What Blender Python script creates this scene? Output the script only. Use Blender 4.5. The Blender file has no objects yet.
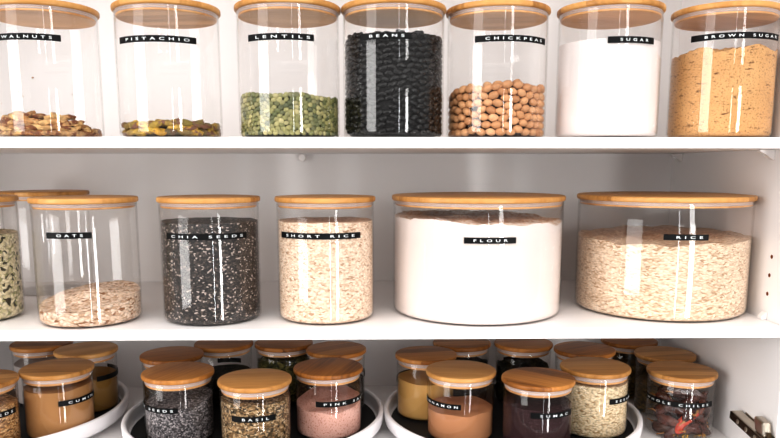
import bpy, bmesh, math, random
import numpy as np
from mathutils import Vector, Matrix, Euler, noise

random.seed(7)
rng = np.random.default_rng(11)
SC = bpy.context.scene
COL = SC.collection
PI = math.pi
R = math.radians

# ------------------------------------------------------------------ dimensions (metres)
S1T, S1B = 0.0356, 0.0221        # upper shelf top / underside
S2T, S2B = -0.2052, -0.2190      # middle shelf
S3T, S3B = -0.4023, -0.4180      # bottom shelf
DEPTH = 0.3931                   # back wall
XR = 0.5286                      # right wall
XL = -0.86                       # left wall
ZT = 0.430                       # cabinet top

# ------------------------------------------------------------------ colour + materials
def lin(c):
    return c / 12.92 if c <= 0.04045 else ((c + 0.055) / 1.055) ** 2.4

def rgb(r, g, b):
    return (lin(r / 255), lin(g / 255), lin(b / 255), 1.0)

class NT:
    def __init__(self, name):
        self.m = bpy.data.materials.new(name)
        self.m.use_nodes = True
        self.t = self.m.node_tree
        self.t.nodes.clear()
        self.out = self.n('ShaderNodeOutputMaterial')
    def n(self, kind, **kw):
        nd = self.t.nodes.new(kind)
        for k, v in kw.items():
            if k.startswith('i_'):
                key = k[2:]
                key = int(key) if key.isdigit() else key.replace('_', ' ')
                nd.inputs[key].default_value = v
            else:
                setattr(nd, k, v)
        return nd
    def l(self, a, b):
        self.t.links.new(a, b)
    def math(self, op, a, b=None, clamp=False):
        nd = self.n('ShaderNodeMath', operation=op, use_clamp=clamp)
        for i, v in enumerate((a, b)):
            if v is None: continue
            if isinstance(v, (int, float)): nd.inputs[i].default_value = v
            else: self.l(v, nd.inputs[i])
        return nd.outputs[0]
    def ramp(self, fac, stops, interp='LINEAR'):
        nd = self.n('ShaderNodeValToRGB')
        cr = nd.color_ramp
        cr.interpolation = interp
        while len(cr.elements) < len(stops): cr.elements.new(0.5)
        for e, (p, c) in zip(cr.elements, stops):
            e.position = p; e.color = c
        self.l(fac, nd.inputs[0])
        return nd.outputs[0]
    def mix(self, fac, a, b, blend='MIX'):
        nd = self.n('ShaderNodeMix', data_type='RGBA', blend_type=blend)
        for s, v in ((nd.inputs[0], fac), (nd.inputs[6], a), (nd.inputs[7], b)):
            if isinstance(v, (int, float, tuple)): s.default_value = v
            else: self.l(v, s)
        return nd.outputs[2]
    def bsdf(self, color, rough=0.5, spec=0.5, metal=0.0, bump=None, bstr=0.4, bdist=0.001, rough_link=None):
        b = self.n('ShaderNodeBsdfPrincipled')
        if isinstance(color, tuple): b.inputs['Base Color'].default_value = color
        else: self.l(color, b.inputs['Base Color'])
        b.inputs['Roughness'].default_value = rough
        b.inputs['Metallic'].default_value = metal
        b.inputs['Specular IOR Level'].default_value = spec
        if bump is not None:
            bp = self.n('ShaderNodeBump')
            bp.inputs['Strength'].default_value = bstr
            bp.inputs['Distance'].default_value = bdist
            self.l(bump, bp.inputs['Height'])
            self.l(bp.outputs[0], b.inputs['Normal'])
        self.l(b.outputs[0], self.out.inputs[0])
        return b

def plain(name, color, rough=0.5, spec=0.5, metal=0.0, var=0.04, scale=40, bstr=0.0):
    t = NT(name)
    tc = t.n('ShaderNodeTexCoord')
    nz = t.n('ShaderNodeTexNoise', i_Scale=scale, i_Detail=3.0)
    t.l(tc.outputs['Object'], nz.inputs['Vector'])
    dark = tuple(c * (1 - var) for c in color[:3]) + (1,)
    c = t.mix(nz.outputs['Fac'], dark, color)
    t.bsdf(c, rough, spec, metal, nz.outputs['Fac'] if bstr else None, bstr, 0.0005)
    return t.m

def glass_mat():
    t = NT('clear_glass')
    lw = t.n('ShaderNodeLayerWeight', i_Blend=0.5)
    f = lw.outputs['Facing']
    fr = t.math('ADD', t.math('MULTIPLY', t.math('POWER', f, 5.0), 0.55), 0.026, True)
    tint = t.ramp(f, [(0.0, (0.996, 0.995, 0.994, 1)), (0.75, (0.99, 0.988, 0.986, 1)), (0.94, (0.86, 0.85, 0.84, 1)), (1.0, (0.55, 0.54, 0.53, 1))])
    tr = t.n('ShaderNodeBsdfTransparent')
    t.l(tint, tr.inputs[0])
    gl = t.n('ShaderNodeBsdfGlossy', i_Roughness=0.012)
    gl.inputs['Color'].default_value = (1, 1, 1, 1)
    mx = t.n('ShaderNodeMixShader')
    t.l(fr, mx.inputs[0]); t.l(tr.outputs[0], mx.inputs[1]); t.l(gl.outputs[0], mx.inputs[2])
    t.l(mx.outputs[0], t.out.inputs[0])
    return t.m

def bamboo_mat(name, light, mid, dark, strip=0.021):
    t = NT(name)
    tc = t.n('ShaderNodeTexCoord')
    oi = t.n('ShaderNodeObjectInfo')
    off = t.n('ShaderNodeVectorMath', operation='ADD')
    cmb = t.n('ShaderNodeCombineXYZ')
    t.l(t.math('MULTIPLY', oi.outputs['Random'], 7.0), cmb.inputs[0])
    t.l(t.math('MULTIPLY', oi.outputs['Random'], 3.0), cmb.inputs[1])
    t.l(tc.outputs['Object'], off.inputs[0]); t.l(cmb.outputs[0], off.inputs[1])
    sep = t.n('ShaderNodeSeparateXYZ'); t.l(off.outputs[0], sep.inputs[0])
    wob = t.n('ShaderNodeTexNoise', i_Scale=9.0, i_Detail=2.0); t.l(off.outputs[0], wob.inputs['Vector'])
    y = t.math('ADD', sep.outputs[1], t.math('MULTIPLY', wob.outputs['Fac'], 0.006))
    idx = t.math('FLOOR', t.math('DIVIDE', y, strip))
    wn = t.n('ShaderNodeTexWhiteNoise', noise_dimensions='1D'); t.l(idx, wn.inputs['W'])
    mp = t.n('ShaderNodeMapping'); mp.inputs['Scale'].default_value = (9, 260, 60)
    t.l(off.outputs[0], mp.inputs[0])
    gr = t.n('ShaderNodeTexNoise', i_Scale=1.0, i_Detail=4.0, i_Roughness=0.6); t.l(mp.outputs[0], gr.inputs['Vector'])
    mp2 = t.n('ShaderNodeMapping'); mp2.inputs['Scale'].default_value = (14, 45, 20)
    t.l(off.outputs[0], mp2.inputs[0])
    g2 = t.n('ShaderNodeTexNoise', i_Scale=1.0, i_Detail=2.0); t.l(mp2.outputs[0], g2.inputs['Vector'])
    v = t.math('ADD', t.math('MULTIPLY', wn.outputs['Value'], 0.34), t.math('ADD', t.math('MULTIPLY', gr.outputs['Fac'], 0.55), t.math('MULTIPLY', g2.outputs['Fac'], 0.30)))
    c = t.ramp(v, [(0.25, dark), (0.52, mid), (0.85, light)])
    t.bsdf(c, 0.42, 0.35, 0, gr.outputs['Fac'], 0.12, 0.0006)
    return t.m

def grain_mat(name, stops, lx, lz, rough=0.55, spec=0.35, gap=0.55, warp=0.9, bstr=0.7, interp='CONSTANT', fleck=None, big=None):
    """packed grains: cells lx by lz metres on the metre-scaled UV of the mass"""
    t = NT(name)
    uv = t.n('ShaderNodeUVMap'); uv.uv_map = 'UVMap'
    nz = t.n('ShaderNodeTexNoise', noise_dimensions='2D', i_Scale=1.0 / (lx * 2.2), i_Detail=1.0)
    t.l(uv.outputs[0], nz.inputs['Vector'])
    sb = t.n('ShaderNodeVectorMath', operation='SUBTRACT'); t.l(nz.outputs['Color'], sb.inputs[0]); sb.inputs[1].default_value = (0.5, 0.5, 0.5)
    sc = t.n('ShaderNodeVectorMath', operation='SCALE'); t.l(sb.outputs[0], sc.inputs[0]); sc.inputs['Scale'].default_value = lx * warp
    ad = t.n('ShaderNodeVectorMath', operation='ADD'); t.l(uv.outputs[0], ad.inputs[0]); t.l(sc.outputs[0], ad.inputs[1])
    mp = t.n('ShaderNodeMapping'); mp.inputs['Scale'].default_value = (1.0 / lx, 1.0 / lz, 1)
    t.l(ad.outputs[0], mp.inputs[0])
    vo = t.n('ShaderNodeTexVoronoi', voronoi_dimensions='2D', i_Scale=1.0); t.l(mp.outputs[0], vo.inputs['Vector'])
    sepc = t.n('ShaderNodeSeparateColor'); t.l(vo.outputs['Color'], sepc.inputs[0])
    c = t.ramp(sepc.outputs[0], stops, interp)
    shade = t.ramp(vo.outputs['Distance'], [(0.30, (1, 1, 1, 1)), (0.85, (gap, gap, gap, 1))])  # cell edges go darker: shade between grains put into the colour
    c = t.mix(1.0, c, shade, 'MULTIPLY')
    if big:
        n2 = t.n('ShaderNodeTexNoise', noise_dimensions='2D', i_Scale=big[0], i_Detail=3.0); t.l(uv.outputs[0], n2.inputs['Vector'])
        b2 = t.ramp(n2.outputs['Fac'], [(0.35, (big[1], big[1], big[1], 1)), (0.65, (1, 1, 1, 1))])
        c = t.mix(1.0, c, b2, 'MULTIPLY')
    h = t.math('SUBTRACT', 1.0, vo.outputs['Distance'])
    t.bsdf(c, rough, spec, 0, h, bstr, min(lx, lz) * 0.5)
    return t.m

def powder_mat(name, a, b, speck=None, scale=220, bstr=0.35, streak=None, rough=0.85, thr=0.62):
    t = NT(name)
    uv = t.n('ShaderNodeUVMap'); uv.uv_map = 'UVMap'
    n1 = t.n('ShaderNodeTexNoise', noise_dimensions='2D', i_Scale=28.0, i_Detail=4.0); t.l(uv.outputs[0], n1.inputs['Vector'])
    n2 = t.n('ShaderNodeTexNoise', noise_dimensions='2D', i_Scale=float(scale), i_Detail=4.0, i_Roughness=0.65); t.l(uv.outputs[0], n2.inputs['Vector'])
    c = t.mix(n1.outputs['Fac'], a, b)
    if speck:
        s = t.ramp(n2.outputs['Fac'], [(thr, (0, 0, 0, 1)), (thr + 0.07, (1, 1, 1, 1))])
        c = t.mix(s, c, speck)
    h = n2.outputs['Fac']
    if streak:                                           # dark cracks lying nearly level
        mp = t.n('ShaderNodeMapping'); mp.inputs['Scale'].default_value = (70, 210, 1); t.l(uv.outputs[0], mp.inputs[0])
        n3 = t.n('ShaderNodeTexNoise', noise_dimensions='2D', i_Scale=1.0, i_Detail=3.0, i_Roughness=0.7); t.l(mp.outputs[0], n3.inputs['Vector'])
        k = t.ramp(n3.outputs['Fac'], [(0.63, (0, 0, 0, 1)), (0.72, (1, 1, 1, 1))])
        c = t.mix(k, c, streak)
        h = t.math('SUBTRACT', h, t.math('MULTIPLY', k, 0.8))
    t.bsdf(c, rough, 0.15, 0, h, bstr, 0.0012)
    return t.m

def piece_mat(name, stops, rough=0.5, spec=0.4, scale=160, dark=0.55, skin=None):
    """loose pieces: tint differs from piece to piece, mottled on each"""
    t = NT(name)
    tc = t.n('ShaderNodeTexCoord'); oi = t.n('ShaderNodeObjectInfo')
    c = t.ramp(oi.outputs['Random'], stops)
    ad = t.n('ShaderNodeVectorMath', operation='ADD'); t.l(tc.outputs['Object'], ad.inputs[0])
    cm = t.n('ShaderNodeCombineXYZ'); t.l(t.math('MULTIPLY', oi.outputs['Random'], 9.0), cm.inputs[0]); t.l(cm.outputs[0], ad.inputs[1])
    nz = t.n('ShaderNodeTexNoise', i_Scale=float(scale), i_Detail=3.0); t.l(ad.outputs[0], nz.inputs['Vector'])
    sh = t.ramp(nz.outputs['Fac'], [(0.34, (dark, dark, dark, 1)), (0.60, (1, 1, 1, 1))])
    c = t.mix(1.0, c, sh, 'MULTIPLY')
    if skin:
        n2 = t.n('ShaderNodeTexNoise', i_Scale=float(scale) * 0.55, i_Detail=2.0); t.l(ad.outputs[0], n2.inputs['Vector'])
        k = t.ramp(n2.outputs['Fac'], [(0.52, (0, 0, 0, 1)), (0.60, (1, 1, 1, 1))])
        c = t.mix(k, c, skin)
    t.bsdf(c, rough, spec, 0, nz.outputs['Fac'], 0.4, 0.001)
    return t.m

M = {}
M['glass'] = glass_mat()
M['white'] = plain('white_laminate', rgb(238, 235, 234), 0.42, 0.35, 0, 0.015, 30)
M['shelf'] = plain('white_shelf_laminate', rgb(239, 236, 235), 0.38, 0.4, 0, 0.01, 30)
M['bamboo'] = bamboo_mat('bamboo_wood', rgb(214, 164, 102), rgb(190, 137, 76), rgb(134, 86, 40))
M['bamboo_dark'] = bamboo_mat('acacia_wood', rgb(200, 140, 74), rgb(164, 104, 46), rgb(72, 40, 18), 0.024)
M['bamboo_under'] = bamboo_mat('bamboo_plug_wood', rgb(226, 176, 120), rgb(206, 152, 98), rgb(168, 112, 62))
M['silicone'] = plain('silicone_seal', rgb(206, 192, 188), 0.45, 0.4, 0, 0.03, 60)
M['tape'] = plain('black_tape', rgb(6, 7, 8), 0.5, 0.2, 0, 0.1, 200)
M['letter'] = plain('embossed_white', rgb(236, 240, 242), 0.6, 0.3, 0, 0.05, 300)
M['tray'] = plain('white_plastic', rgb(240, 238, 240), 0.35, 0.45, 0, 0.01, 30)
M['mat'] = plain('dark_rubber', rgb(34, 34, 35), 0.6, 0.3, 0, 0.2, 200, 0.2)
M['peg'] = plain('clear_white_plastic', rgb(240, 236, 234), 0.3, 0.5, 0, 0.02, 60)
M['hole'] = plain('drilled_wood', rgb(120, 66, 34), 0.8, 0.1, 0, 0.3, 900)
M['steel'] = plain('nickel_steel', rgb(196, 186, 172), 0.28, 0.5, 1.0, 0.15, 120)
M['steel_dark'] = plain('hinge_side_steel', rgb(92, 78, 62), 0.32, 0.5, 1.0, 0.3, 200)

M['rice'] = grain_mat('long_rice', [(0, rgb(224, 200, 174)), (0.25, rgb(238, 218, 196)), (0.5, rgb(208, 180, 152)), (0.72, rgb(228, 204, 178)), (0.90, rgb(184, 148, 114))], 0.0046, 0.0015, 0.45, 0.4, 0.72, 0.9)
M['short_rice'] = grain_mat('short_rice_grain', [(0, rgb(232, 206, 182)), (0.3, rgb(242, 222, 202)), (0.55, rgb(214, 184, 158)), (0.78, rgb(234, 210, 188)), (0.93, rgb(186, 150, 120))], 0.0036, 0.0018, 0.45, 0.4, 0.72, 1.0)
M['oats'] = grain_mat('rolled_oats', [(0, rgb(222, 194, 170)), (0.3, rgb(238, 216, 196)), (0.55, rgb(200, 166, 138)), (0.78, rgb(228, 202, 178)), (0.93, rgb(150, 106, 74))], 0.0046, 0.0024, 0.65, 0.2, 0.62, 0.9, 0.9)
M['chia'] = grain_mat('chia_grain', [(0, rgb(36, 30, 28)), (0.28, rgb(62, 52, 48)), (0.46, rgb(18, 15, 15)), (0.68, rgb(88, 76, 68)), (0.80, rgb(44, 37, 34)), (0.90, rgb(190, 174, 164))], 0.0024, 0.0017, 0.4, 0.5, 0.55, 1.2)
M['seedmix'] = grain_mat('green_seed_mix', [(0, rgb(214, 202, 168)), (0.32, rgb(160, 158, 112)), (0.44, rgb(228, 218, 188)), (0.78, rgb(62, 60, 46)), (0.88, rgb(200, 190, 150))], 0.0054, 0.0036, 0.5, 0.35, 0.5, 1.3)
M['flour'] = powder_mat('white_flour', rgb(222, 211, 206), rgb(229, 219, 214), None, 260, 0.06)
M['flour_top'] = powder_mat('rough_flour_top', rgb(246, 236, 226), rgb(252, 246, 240), rgb(226, 204, 184), 160, 0.6, thr=0.50)
M['sugar'] = powder_mat('white_sugar', rgb(222, 214, 212), rgb(229, 222, 220), None, 500, 0.05)
M['brown_sugar'] = powder_mat('soft_brown_sugar', rgb(200, 152, 100), rgb(218, 176, 124), rgb(126, 80, 42), 420, 0.9, thr=0.60, streak=rgb(112, 68, 34))
M['cumin'] = powder_mat('cumin_powder', rgb(160, 117, 74), rgb(172, 129, 86), None, 200, 0.10)
M['tan_powder'] = powder_mat('ginger_powder', rgb(206, 162, 96), rgb(216, 176, 112), None, 240, 0.10)
M['olive_powder'] = powder_mat('olive_brown_powder', rgb(140, 104, 52), rgb(156, 118, 62), None, 240, 0.12)
M['cinnamon'] = powder_mat('cinnamon_powder', rgb(178, 126, 90), rgb(194, 142, 104), None, 240, 0.10)
M['grey_powder'] = powder_mat('pale_grey_powder', rgb(178, 168, 164), rgb(190, 180, 176), None, 300, 0.15)
M['sumac'] = powder_mat('sumac_flakes', rgb(44, 28, 29), rgb(58, 38, 40), rgb(108, 78, 80), 420, 0.6, thr=0.60)
M['pink_salt'] = powder_mat('pink_salt_fine', rgb(212, 164, 150), rgb(228, 188, 174), rgb(186, 124, 106), 330, 0.8, thr=0.57)
M['poppy'] = grain_mat('poppy_grain', [(0, rgb(96, 92, 94)), (0.3, rgb(140, 134, 136)), (0.55, rgb(58, 54, 56)), (0.75, rgb(180, 172, 172)), (0.9, rgb(38, 36, 38))], 0.0022, 0.0018, 0.5, 0.4, 0.5, 1.0)
M['basil'] = grain_mat('dried_basil', [(0, rgb(134, 104, 70)), (0.22, rgb(170, 138, 100)), (0.42, rgb(86, 70, 46)), (0.62, rgb(192, 164, 126)), (0.8, rgb(54, 44, 30)), (0.92, rgb(220, 200, 168))], 0.0030, 0.0016, 0.7, 0.2, 0.45, 2.0)
M['green_herb'] = grain_mat('dried_green_herb', [(0, rgb(74, 74, 38)), (0.3, rgb(104, 98, 54)), (0.55, rgb(48, 48, 26)), (0.8, rgb(126, 116, 66))], 0.0042, 0.0026, 0.75, 0.2, 0.4, 2.0)
M['dark_herb'] = grain_mat('dark_leaf_herb', [(0, rgb(34, 32, 22)), (0.4, rgb(54, 48, 32)), (0.75, rgb(24, 22, 18))], 0.0060, 0.0036, 0.7, 0.2, 0.4, 2.0)
M['brown_seed'] = grain_mat('brown_seed_grain', [(0, rgb(188, 142, 92)), (0.3, rgb(214, 172, 120)), (0.55, rgb(150, 106, 62)), (0.8, rgb(226, 192, 146)), (0.93, rgb(112, 76, 42))], 0.0044, 0.0019, 0.6, 0.3, 0.5, 1.6)
M['sesame'] = grain_mat('sesame_grain', [(0, rgb(226, 204, 168)), (0.3, rgb(240, 222, 190)), (0.55, rgb(206, 180, 142)), (0.8, rgb(232, 212, 178)), (0.95, rgb(172, 140, 98))], 0.0040, 0.0017, 0.5, 0.35, 0.55, 1.3)
M['olive_seed'] = grain_mat('olive_brown_seed', [(0, rgb(104, 84, 44)), (0.4, rgb(130, 104, 58)), (0.75, rgb(74, 58, 30))], 0.0040, 0.0026, 0.6, 0.3, 0.5, 1.6)

M['bean'] = plain('black_bean_skin', rgb(10, 10, 11), 0.30, 0.35, 0, 0.35, 300)
M['bean_core'] = plain('black_bean_gap', rgb(18, 18, 19), 0.6, 0.2, 0, 0.3, 200)
M['lentil'] = piece_mat('green_lentil_skin', [(0, rgb(124, 126, 78)), (0.22, rgb(166, 160, 108)), (0.45, rgb(94, 102, 64)), (0.62, rgb(182, 174, 122)), (0.8, rgb(80, 88, 56)), (1, rgb(196, 186, 138))], 0.45, 0.4, 240, 0.78)
M['lentil_core'] = plain('green_lentil_gap_shade', rgb(44, 46, 24), 0.8, 0.1, 0, 0.3, 200)  # dark tone stands in for the shade among the lentils
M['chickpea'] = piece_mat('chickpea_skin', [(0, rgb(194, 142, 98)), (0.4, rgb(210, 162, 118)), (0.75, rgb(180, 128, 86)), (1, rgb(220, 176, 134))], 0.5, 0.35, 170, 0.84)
M['chickpea_core'] = plain('chickpea_gap_shade', rgb(70, 40, 24), 0.8, 0.1, 0, 0.3, 200)  # shade between the chickpeas, put into the core colour
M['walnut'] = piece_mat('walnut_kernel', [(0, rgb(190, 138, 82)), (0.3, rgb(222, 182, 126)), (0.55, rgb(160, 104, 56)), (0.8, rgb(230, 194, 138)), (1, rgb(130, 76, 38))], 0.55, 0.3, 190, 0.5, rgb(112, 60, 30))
M['walnut_core'] = plain('walnut_gap_shade', rgb(50, 28, 16), 0.8, 0.1, 0, 0.4, 160)  # painted dark for the shaded gaps between walnut pieces
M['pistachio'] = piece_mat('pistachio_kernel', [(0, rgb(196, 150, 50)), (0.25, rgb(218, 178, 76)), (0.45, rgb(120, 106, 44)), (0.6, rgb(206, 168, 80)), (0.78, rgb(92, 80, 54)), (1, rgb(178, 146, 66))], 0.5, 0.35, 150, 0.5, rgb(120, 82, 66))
M['pistachio_core'] = plain('pistachio_gap_shade', rgb(66, 52, 22), 0.8, 0.1, 0, 0.4, 160)  # deep shade behind the kernels laid into this colour
M['chili'] = piece_mat('dried_chili_skin', [(0, rgb(58, 30, 24)), (0.3, rgb(86, 42, 32)), (0.55, rgb(42, 26, 22)), (0.8, rgb(104, 50, 34)), (1, rgb(80, 54, 42))], 0.24, 0.6, 120, 0.45)
M['chili_red'] = plain('red_chili_skin', rgb(206, 66, 34), 0.25, 0.6, 0, 0.4, 120)
M['chili_stem'] = plain('dry_stem', rgb(176, 124, 66), 0.6, 0.3, 0, 0.3, 300)
M['chili_seed'] = plain('golden_chili_seed', rgb(228, 178, 74), 0.4, 0.4, 0, 0.3, 300)

# ------------------------------------------------------------------ mesh helpers
def link(name, me, mat=None, parent=None, loc=(0, 0, 0), rot=None):
    o = bpy.data.objects.new(name, me)
    COL.objects.link(o)
    o.location = loc
    if rot is not None: o.rotation_euler = rot
    if parent is not None: o.parent = parent
    if mat is not None and me is not None and not me.materials: me.materials.append(mat)
    return o

def to_mesh(bm, name, smooth=True):
    me = bpy.data.meshes.new(name)
    bmesh.ops.recalc_face_normals(bm, faces=bm.faces)
    bm.to_mesh(me); bm.free()
    if smooth:
        for p in me.polygons: p.use_smooth = True
    return me

def auto_smooth(me, deg=35):
    me.set_sharp_from_angle(angle=R(deg))

def tag(o, label, cat, group=None, kind=None):
    o['label'] = label
    if cat: o['category'] = cat
    if group: o['group'] = group
    if kind: o['kind'] = kind
    return o

def struct(o, label=None):
    o['kind'] = 'structure'
    if label: o['label'] = label
    return o

def box_bm(x0, x1, y0, y1, z0, z1, bev=0.0, seg=2):
    bm = bmesh.new()
    bmesh.ops.create_cube(bm, size=1)
    for v in bm.verts:
        v.co = Vector(((x0 + x1) / 2 + v.co.x * (x1 - x0), (y0 + y1) / 2 + v.co.y * (y1 - y0), (z0 + z1) / 2 + v.co.z * (z1 - z0)))
    if bev: bmesh.ops.bevel(bm, geom=list(bm.edges), offset=bev, segments=seg, profile=0.5, affect='EDGES')
    return bm

def lathe_bm(prof, n=72, closed=False):
    """prof: list of (r, z); r=0 gives a pole"""
    bm = bmesh.new()
    rings = []
    for r, z in prof:
        if r < 1e-7: rings.append([bm.verts.new((0, 0, z))])
        else: rings.append([bm.verts.new((r * math.cos(2 * PI * i / n), r * math.sin(2 * PI * i / n), z)) for i in range(n)])
    pairs = list(zip(rings[:-1], rings[1:]))
    if closed: pairs.append((rings[-1], rings[0]))
    for a, b in pairs:
        for i in range(n):
            j = (i + 1) % n
            if len(a) == 1 and len(b) == 1: continue
            if len(a) == 1: bm.faces.new((a[0], b[j], b[i]))
            elif len(b) == 1: bm.faces.new((a[i], a[j], b[0]))
            else: bm.faces.new((a[i], a[j], b[j], b[i]))
    return bm

def arc(cx, cz, r, a0, a1, n=5):
    return [(cx + r * math.cos(R(a0 + (a1 - a0) * i / n)), cz + r * math.sin(R(a0 + (a1 - a0) * i / n))) for i in range(n + 1)]

# ------------------------------------------------------------------ jars
MESH = {}
def vessel_mesh(rad, top, wall):
    key = ('v', rad, top)
    if key not in MESH:
        c = min(0.008, rad * 0.13)
        prof = [(0, 0)] + arc(rad - c, c, c, -90, 0, 6) + [(rad, top * .35), (rad, top * .7), (rad, top - .0012), (rad - .0008, top), (rad - wall + .0006, top), (rad - wall, top - .001), (rad - wall, top * .5)]
        ci = c - wall * .6
        prof += arc(rad - wall - ci, .0017 + ci, ci, 0, -90, 6) + [(0, .0017)]
        me = to_mesh(lathe_bm(prof, 96), 'jar_glass'); auto_smooth(me, 50)
        MESH[key] = me
    return MESH[key]

def lid_meshes(rad, lrad, H, wall):
    key = ('l', rad, lrad, H)
    if key not in MESH:
        t = .0072; b = .0024
        z0, z1 = H - t / 2, H + t / 2
        prof = [(0, z0)] + arc(lrad - b, z0 + b, b, -90, 0, 4) + arc(lrad - b, z1 - b, b, 0, 90, 4) + [(0, z1 + .0003)]
        disc = to_mesh(lathe_bm(prof, 96), 'lid_disc'); auto_smooth(disc, 40)
        ri = rad - wall - .0004
        dp = 1.35 if rad < .05 else 1.0
        prof = [(ri - .010, z0 + .0002), (ri, z0 + .0002), (ri + .0003, z0 - .0012 * dp), (ri - .0012, z0 - .0021 * dp), (ri + .0002, z0 - .0032 * dp), (ri - .0006, z0 - .0043 * dp), (ri - .010, z0 - .0043 * dp)]
        seal = to_mesh(lathe_bm(prof, 96, True), 'lid_seal'); auto_smooth(seal, 60)
        rp = ri - .0010
        prof = [(0, z0 - .0002), (rp, z0 - .0002), (rp, z0 - .0062 * dp), (rp - .0010, z0 - .0070 * dp), (0, z0 - .0070 * dp)]
        plug = to_mesh(lathe_bm(prof, 96), 'lid_plug'); auto_smooth(plug, 30)
        MESH[key] = (disc, seal, plug)
    return MESH[key]

def text_mesh(body):
    cu = bpy.data.curves.new('tmp', 'FONT')
    cu.body = body; cu.size = 1.0; cu.space_character = 1.9; cu.space_word = 1.4
    cu.offset = 0.012; cu.resolution_u = 3
    ob = bpy.data.objects.new('tmp', cu); COL.objects.link(ob)
    dg = bpy.context.evaluated_depsgraph_get(); dg.update()
    me = bpy.data.meshes.new_from_object(ob.evaluated_get(dg))
    bpy.data.objects.remove(ob); bpy.data.curves.remove(cu)
    return me

def wrap_pt(rad, th, z):
    # th measured from the jar's front (towards -Y), positive to the right
    return (rad * math.sin(th), -rad * math.cos(th), z)

def tape(parent, rad, a0, a1, z, text=None, t0=None, t1=None, h=.0078, dz=0.0):
    """embossed label tape wrapped on the glass from angle a0 to a1 (degrees)"""
    bm = bmesh.new()
    n = max(6, int(abs(a1 - a0) / 4)); cols = []
    for i in range(n + 1):
        u = i / n; th = R(a0 + (a1 - a0) * u); zz = z + dz * (u - .5)
        cols.append([bm.verts.new(wrap_pt(r_, th, zz + s)) for r_, s in ((rad + .0001, -h / 2), (rad + .0005, -h / 2), (rad + .0005, h / 2), (rad + .0001, h / 2))])
    for a, b in zip(cols[:-1], cols[1:]):
        for k in range(4):
            bm.faces.new((a[k], b[k], b[(k + 1) % 4], a[(k + 1) % 4]))
    bm.faces.new(cols[0]); bm.faces.new(cols[-1][::-1])
    me = to_mesh(bm, 'label_tape'); auto_smooth(me, 40)
    tp = link('label_tape', me, M['tape'], parent)
    if text:
        if t0 is None: t0, t1 = a0 + 4, a1 - 4
        tm = text_mesh(text)
        xs = [v.co.x for v in tm.vertices]; x0, x1 = min(xs), max(xs)
        ys = [v.co.y for v in tm.vertices]; y0, y1 = min(ys), max(ys)
        ch = h * .43
        for v in tm.vertices:
            u = (v.co.x - x0) / (x1 - x0)
            th = R(t0 + (t1 - t0) * u)
            zz = z + ((v.co.y - y0) / (y1 - y0) - .5) * ch + dz * ((math.degrees(th) - a0) / (a1 - a0) - .5)
            v.co = wrap_pt(rad + .0008, th, zz)
        l = link('lettering', tm, M['letter'], tp)
        l['label'] = 'white embossed capital letters'
    return tp

def make_jar(name, pos, rad, lrad, H, label, lid='bamboo', spin=0.0, group=None, tp=None, cat='jar'):
    x, y, z = pos
    e = bpy.data.objects.new(name, None); COL.objects.link(e)
    e.location = (x, y, z); e.empty_display_size = .02
    tag(e, label, cat, group)
    wall = .0013
    link('glass_body', vessel_mesh(rad, H - .0038, wall), M['glass'], e)
    d, s, p = lid_meshes(rad, lrad, H, wall)
    if lid != 'bamboo':
        d = d.copy(); d.materials.clear()
    lo = link('lid', d, M[lid], e, rot=(0, 0, R(spin)))
    link('seal', s, M['silicone'], lo)
    link('plug', p, M['bamboo_under'], lo)
    if tp: tape(e, rad, *tp[0], **tp[1])
    return e

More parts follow.
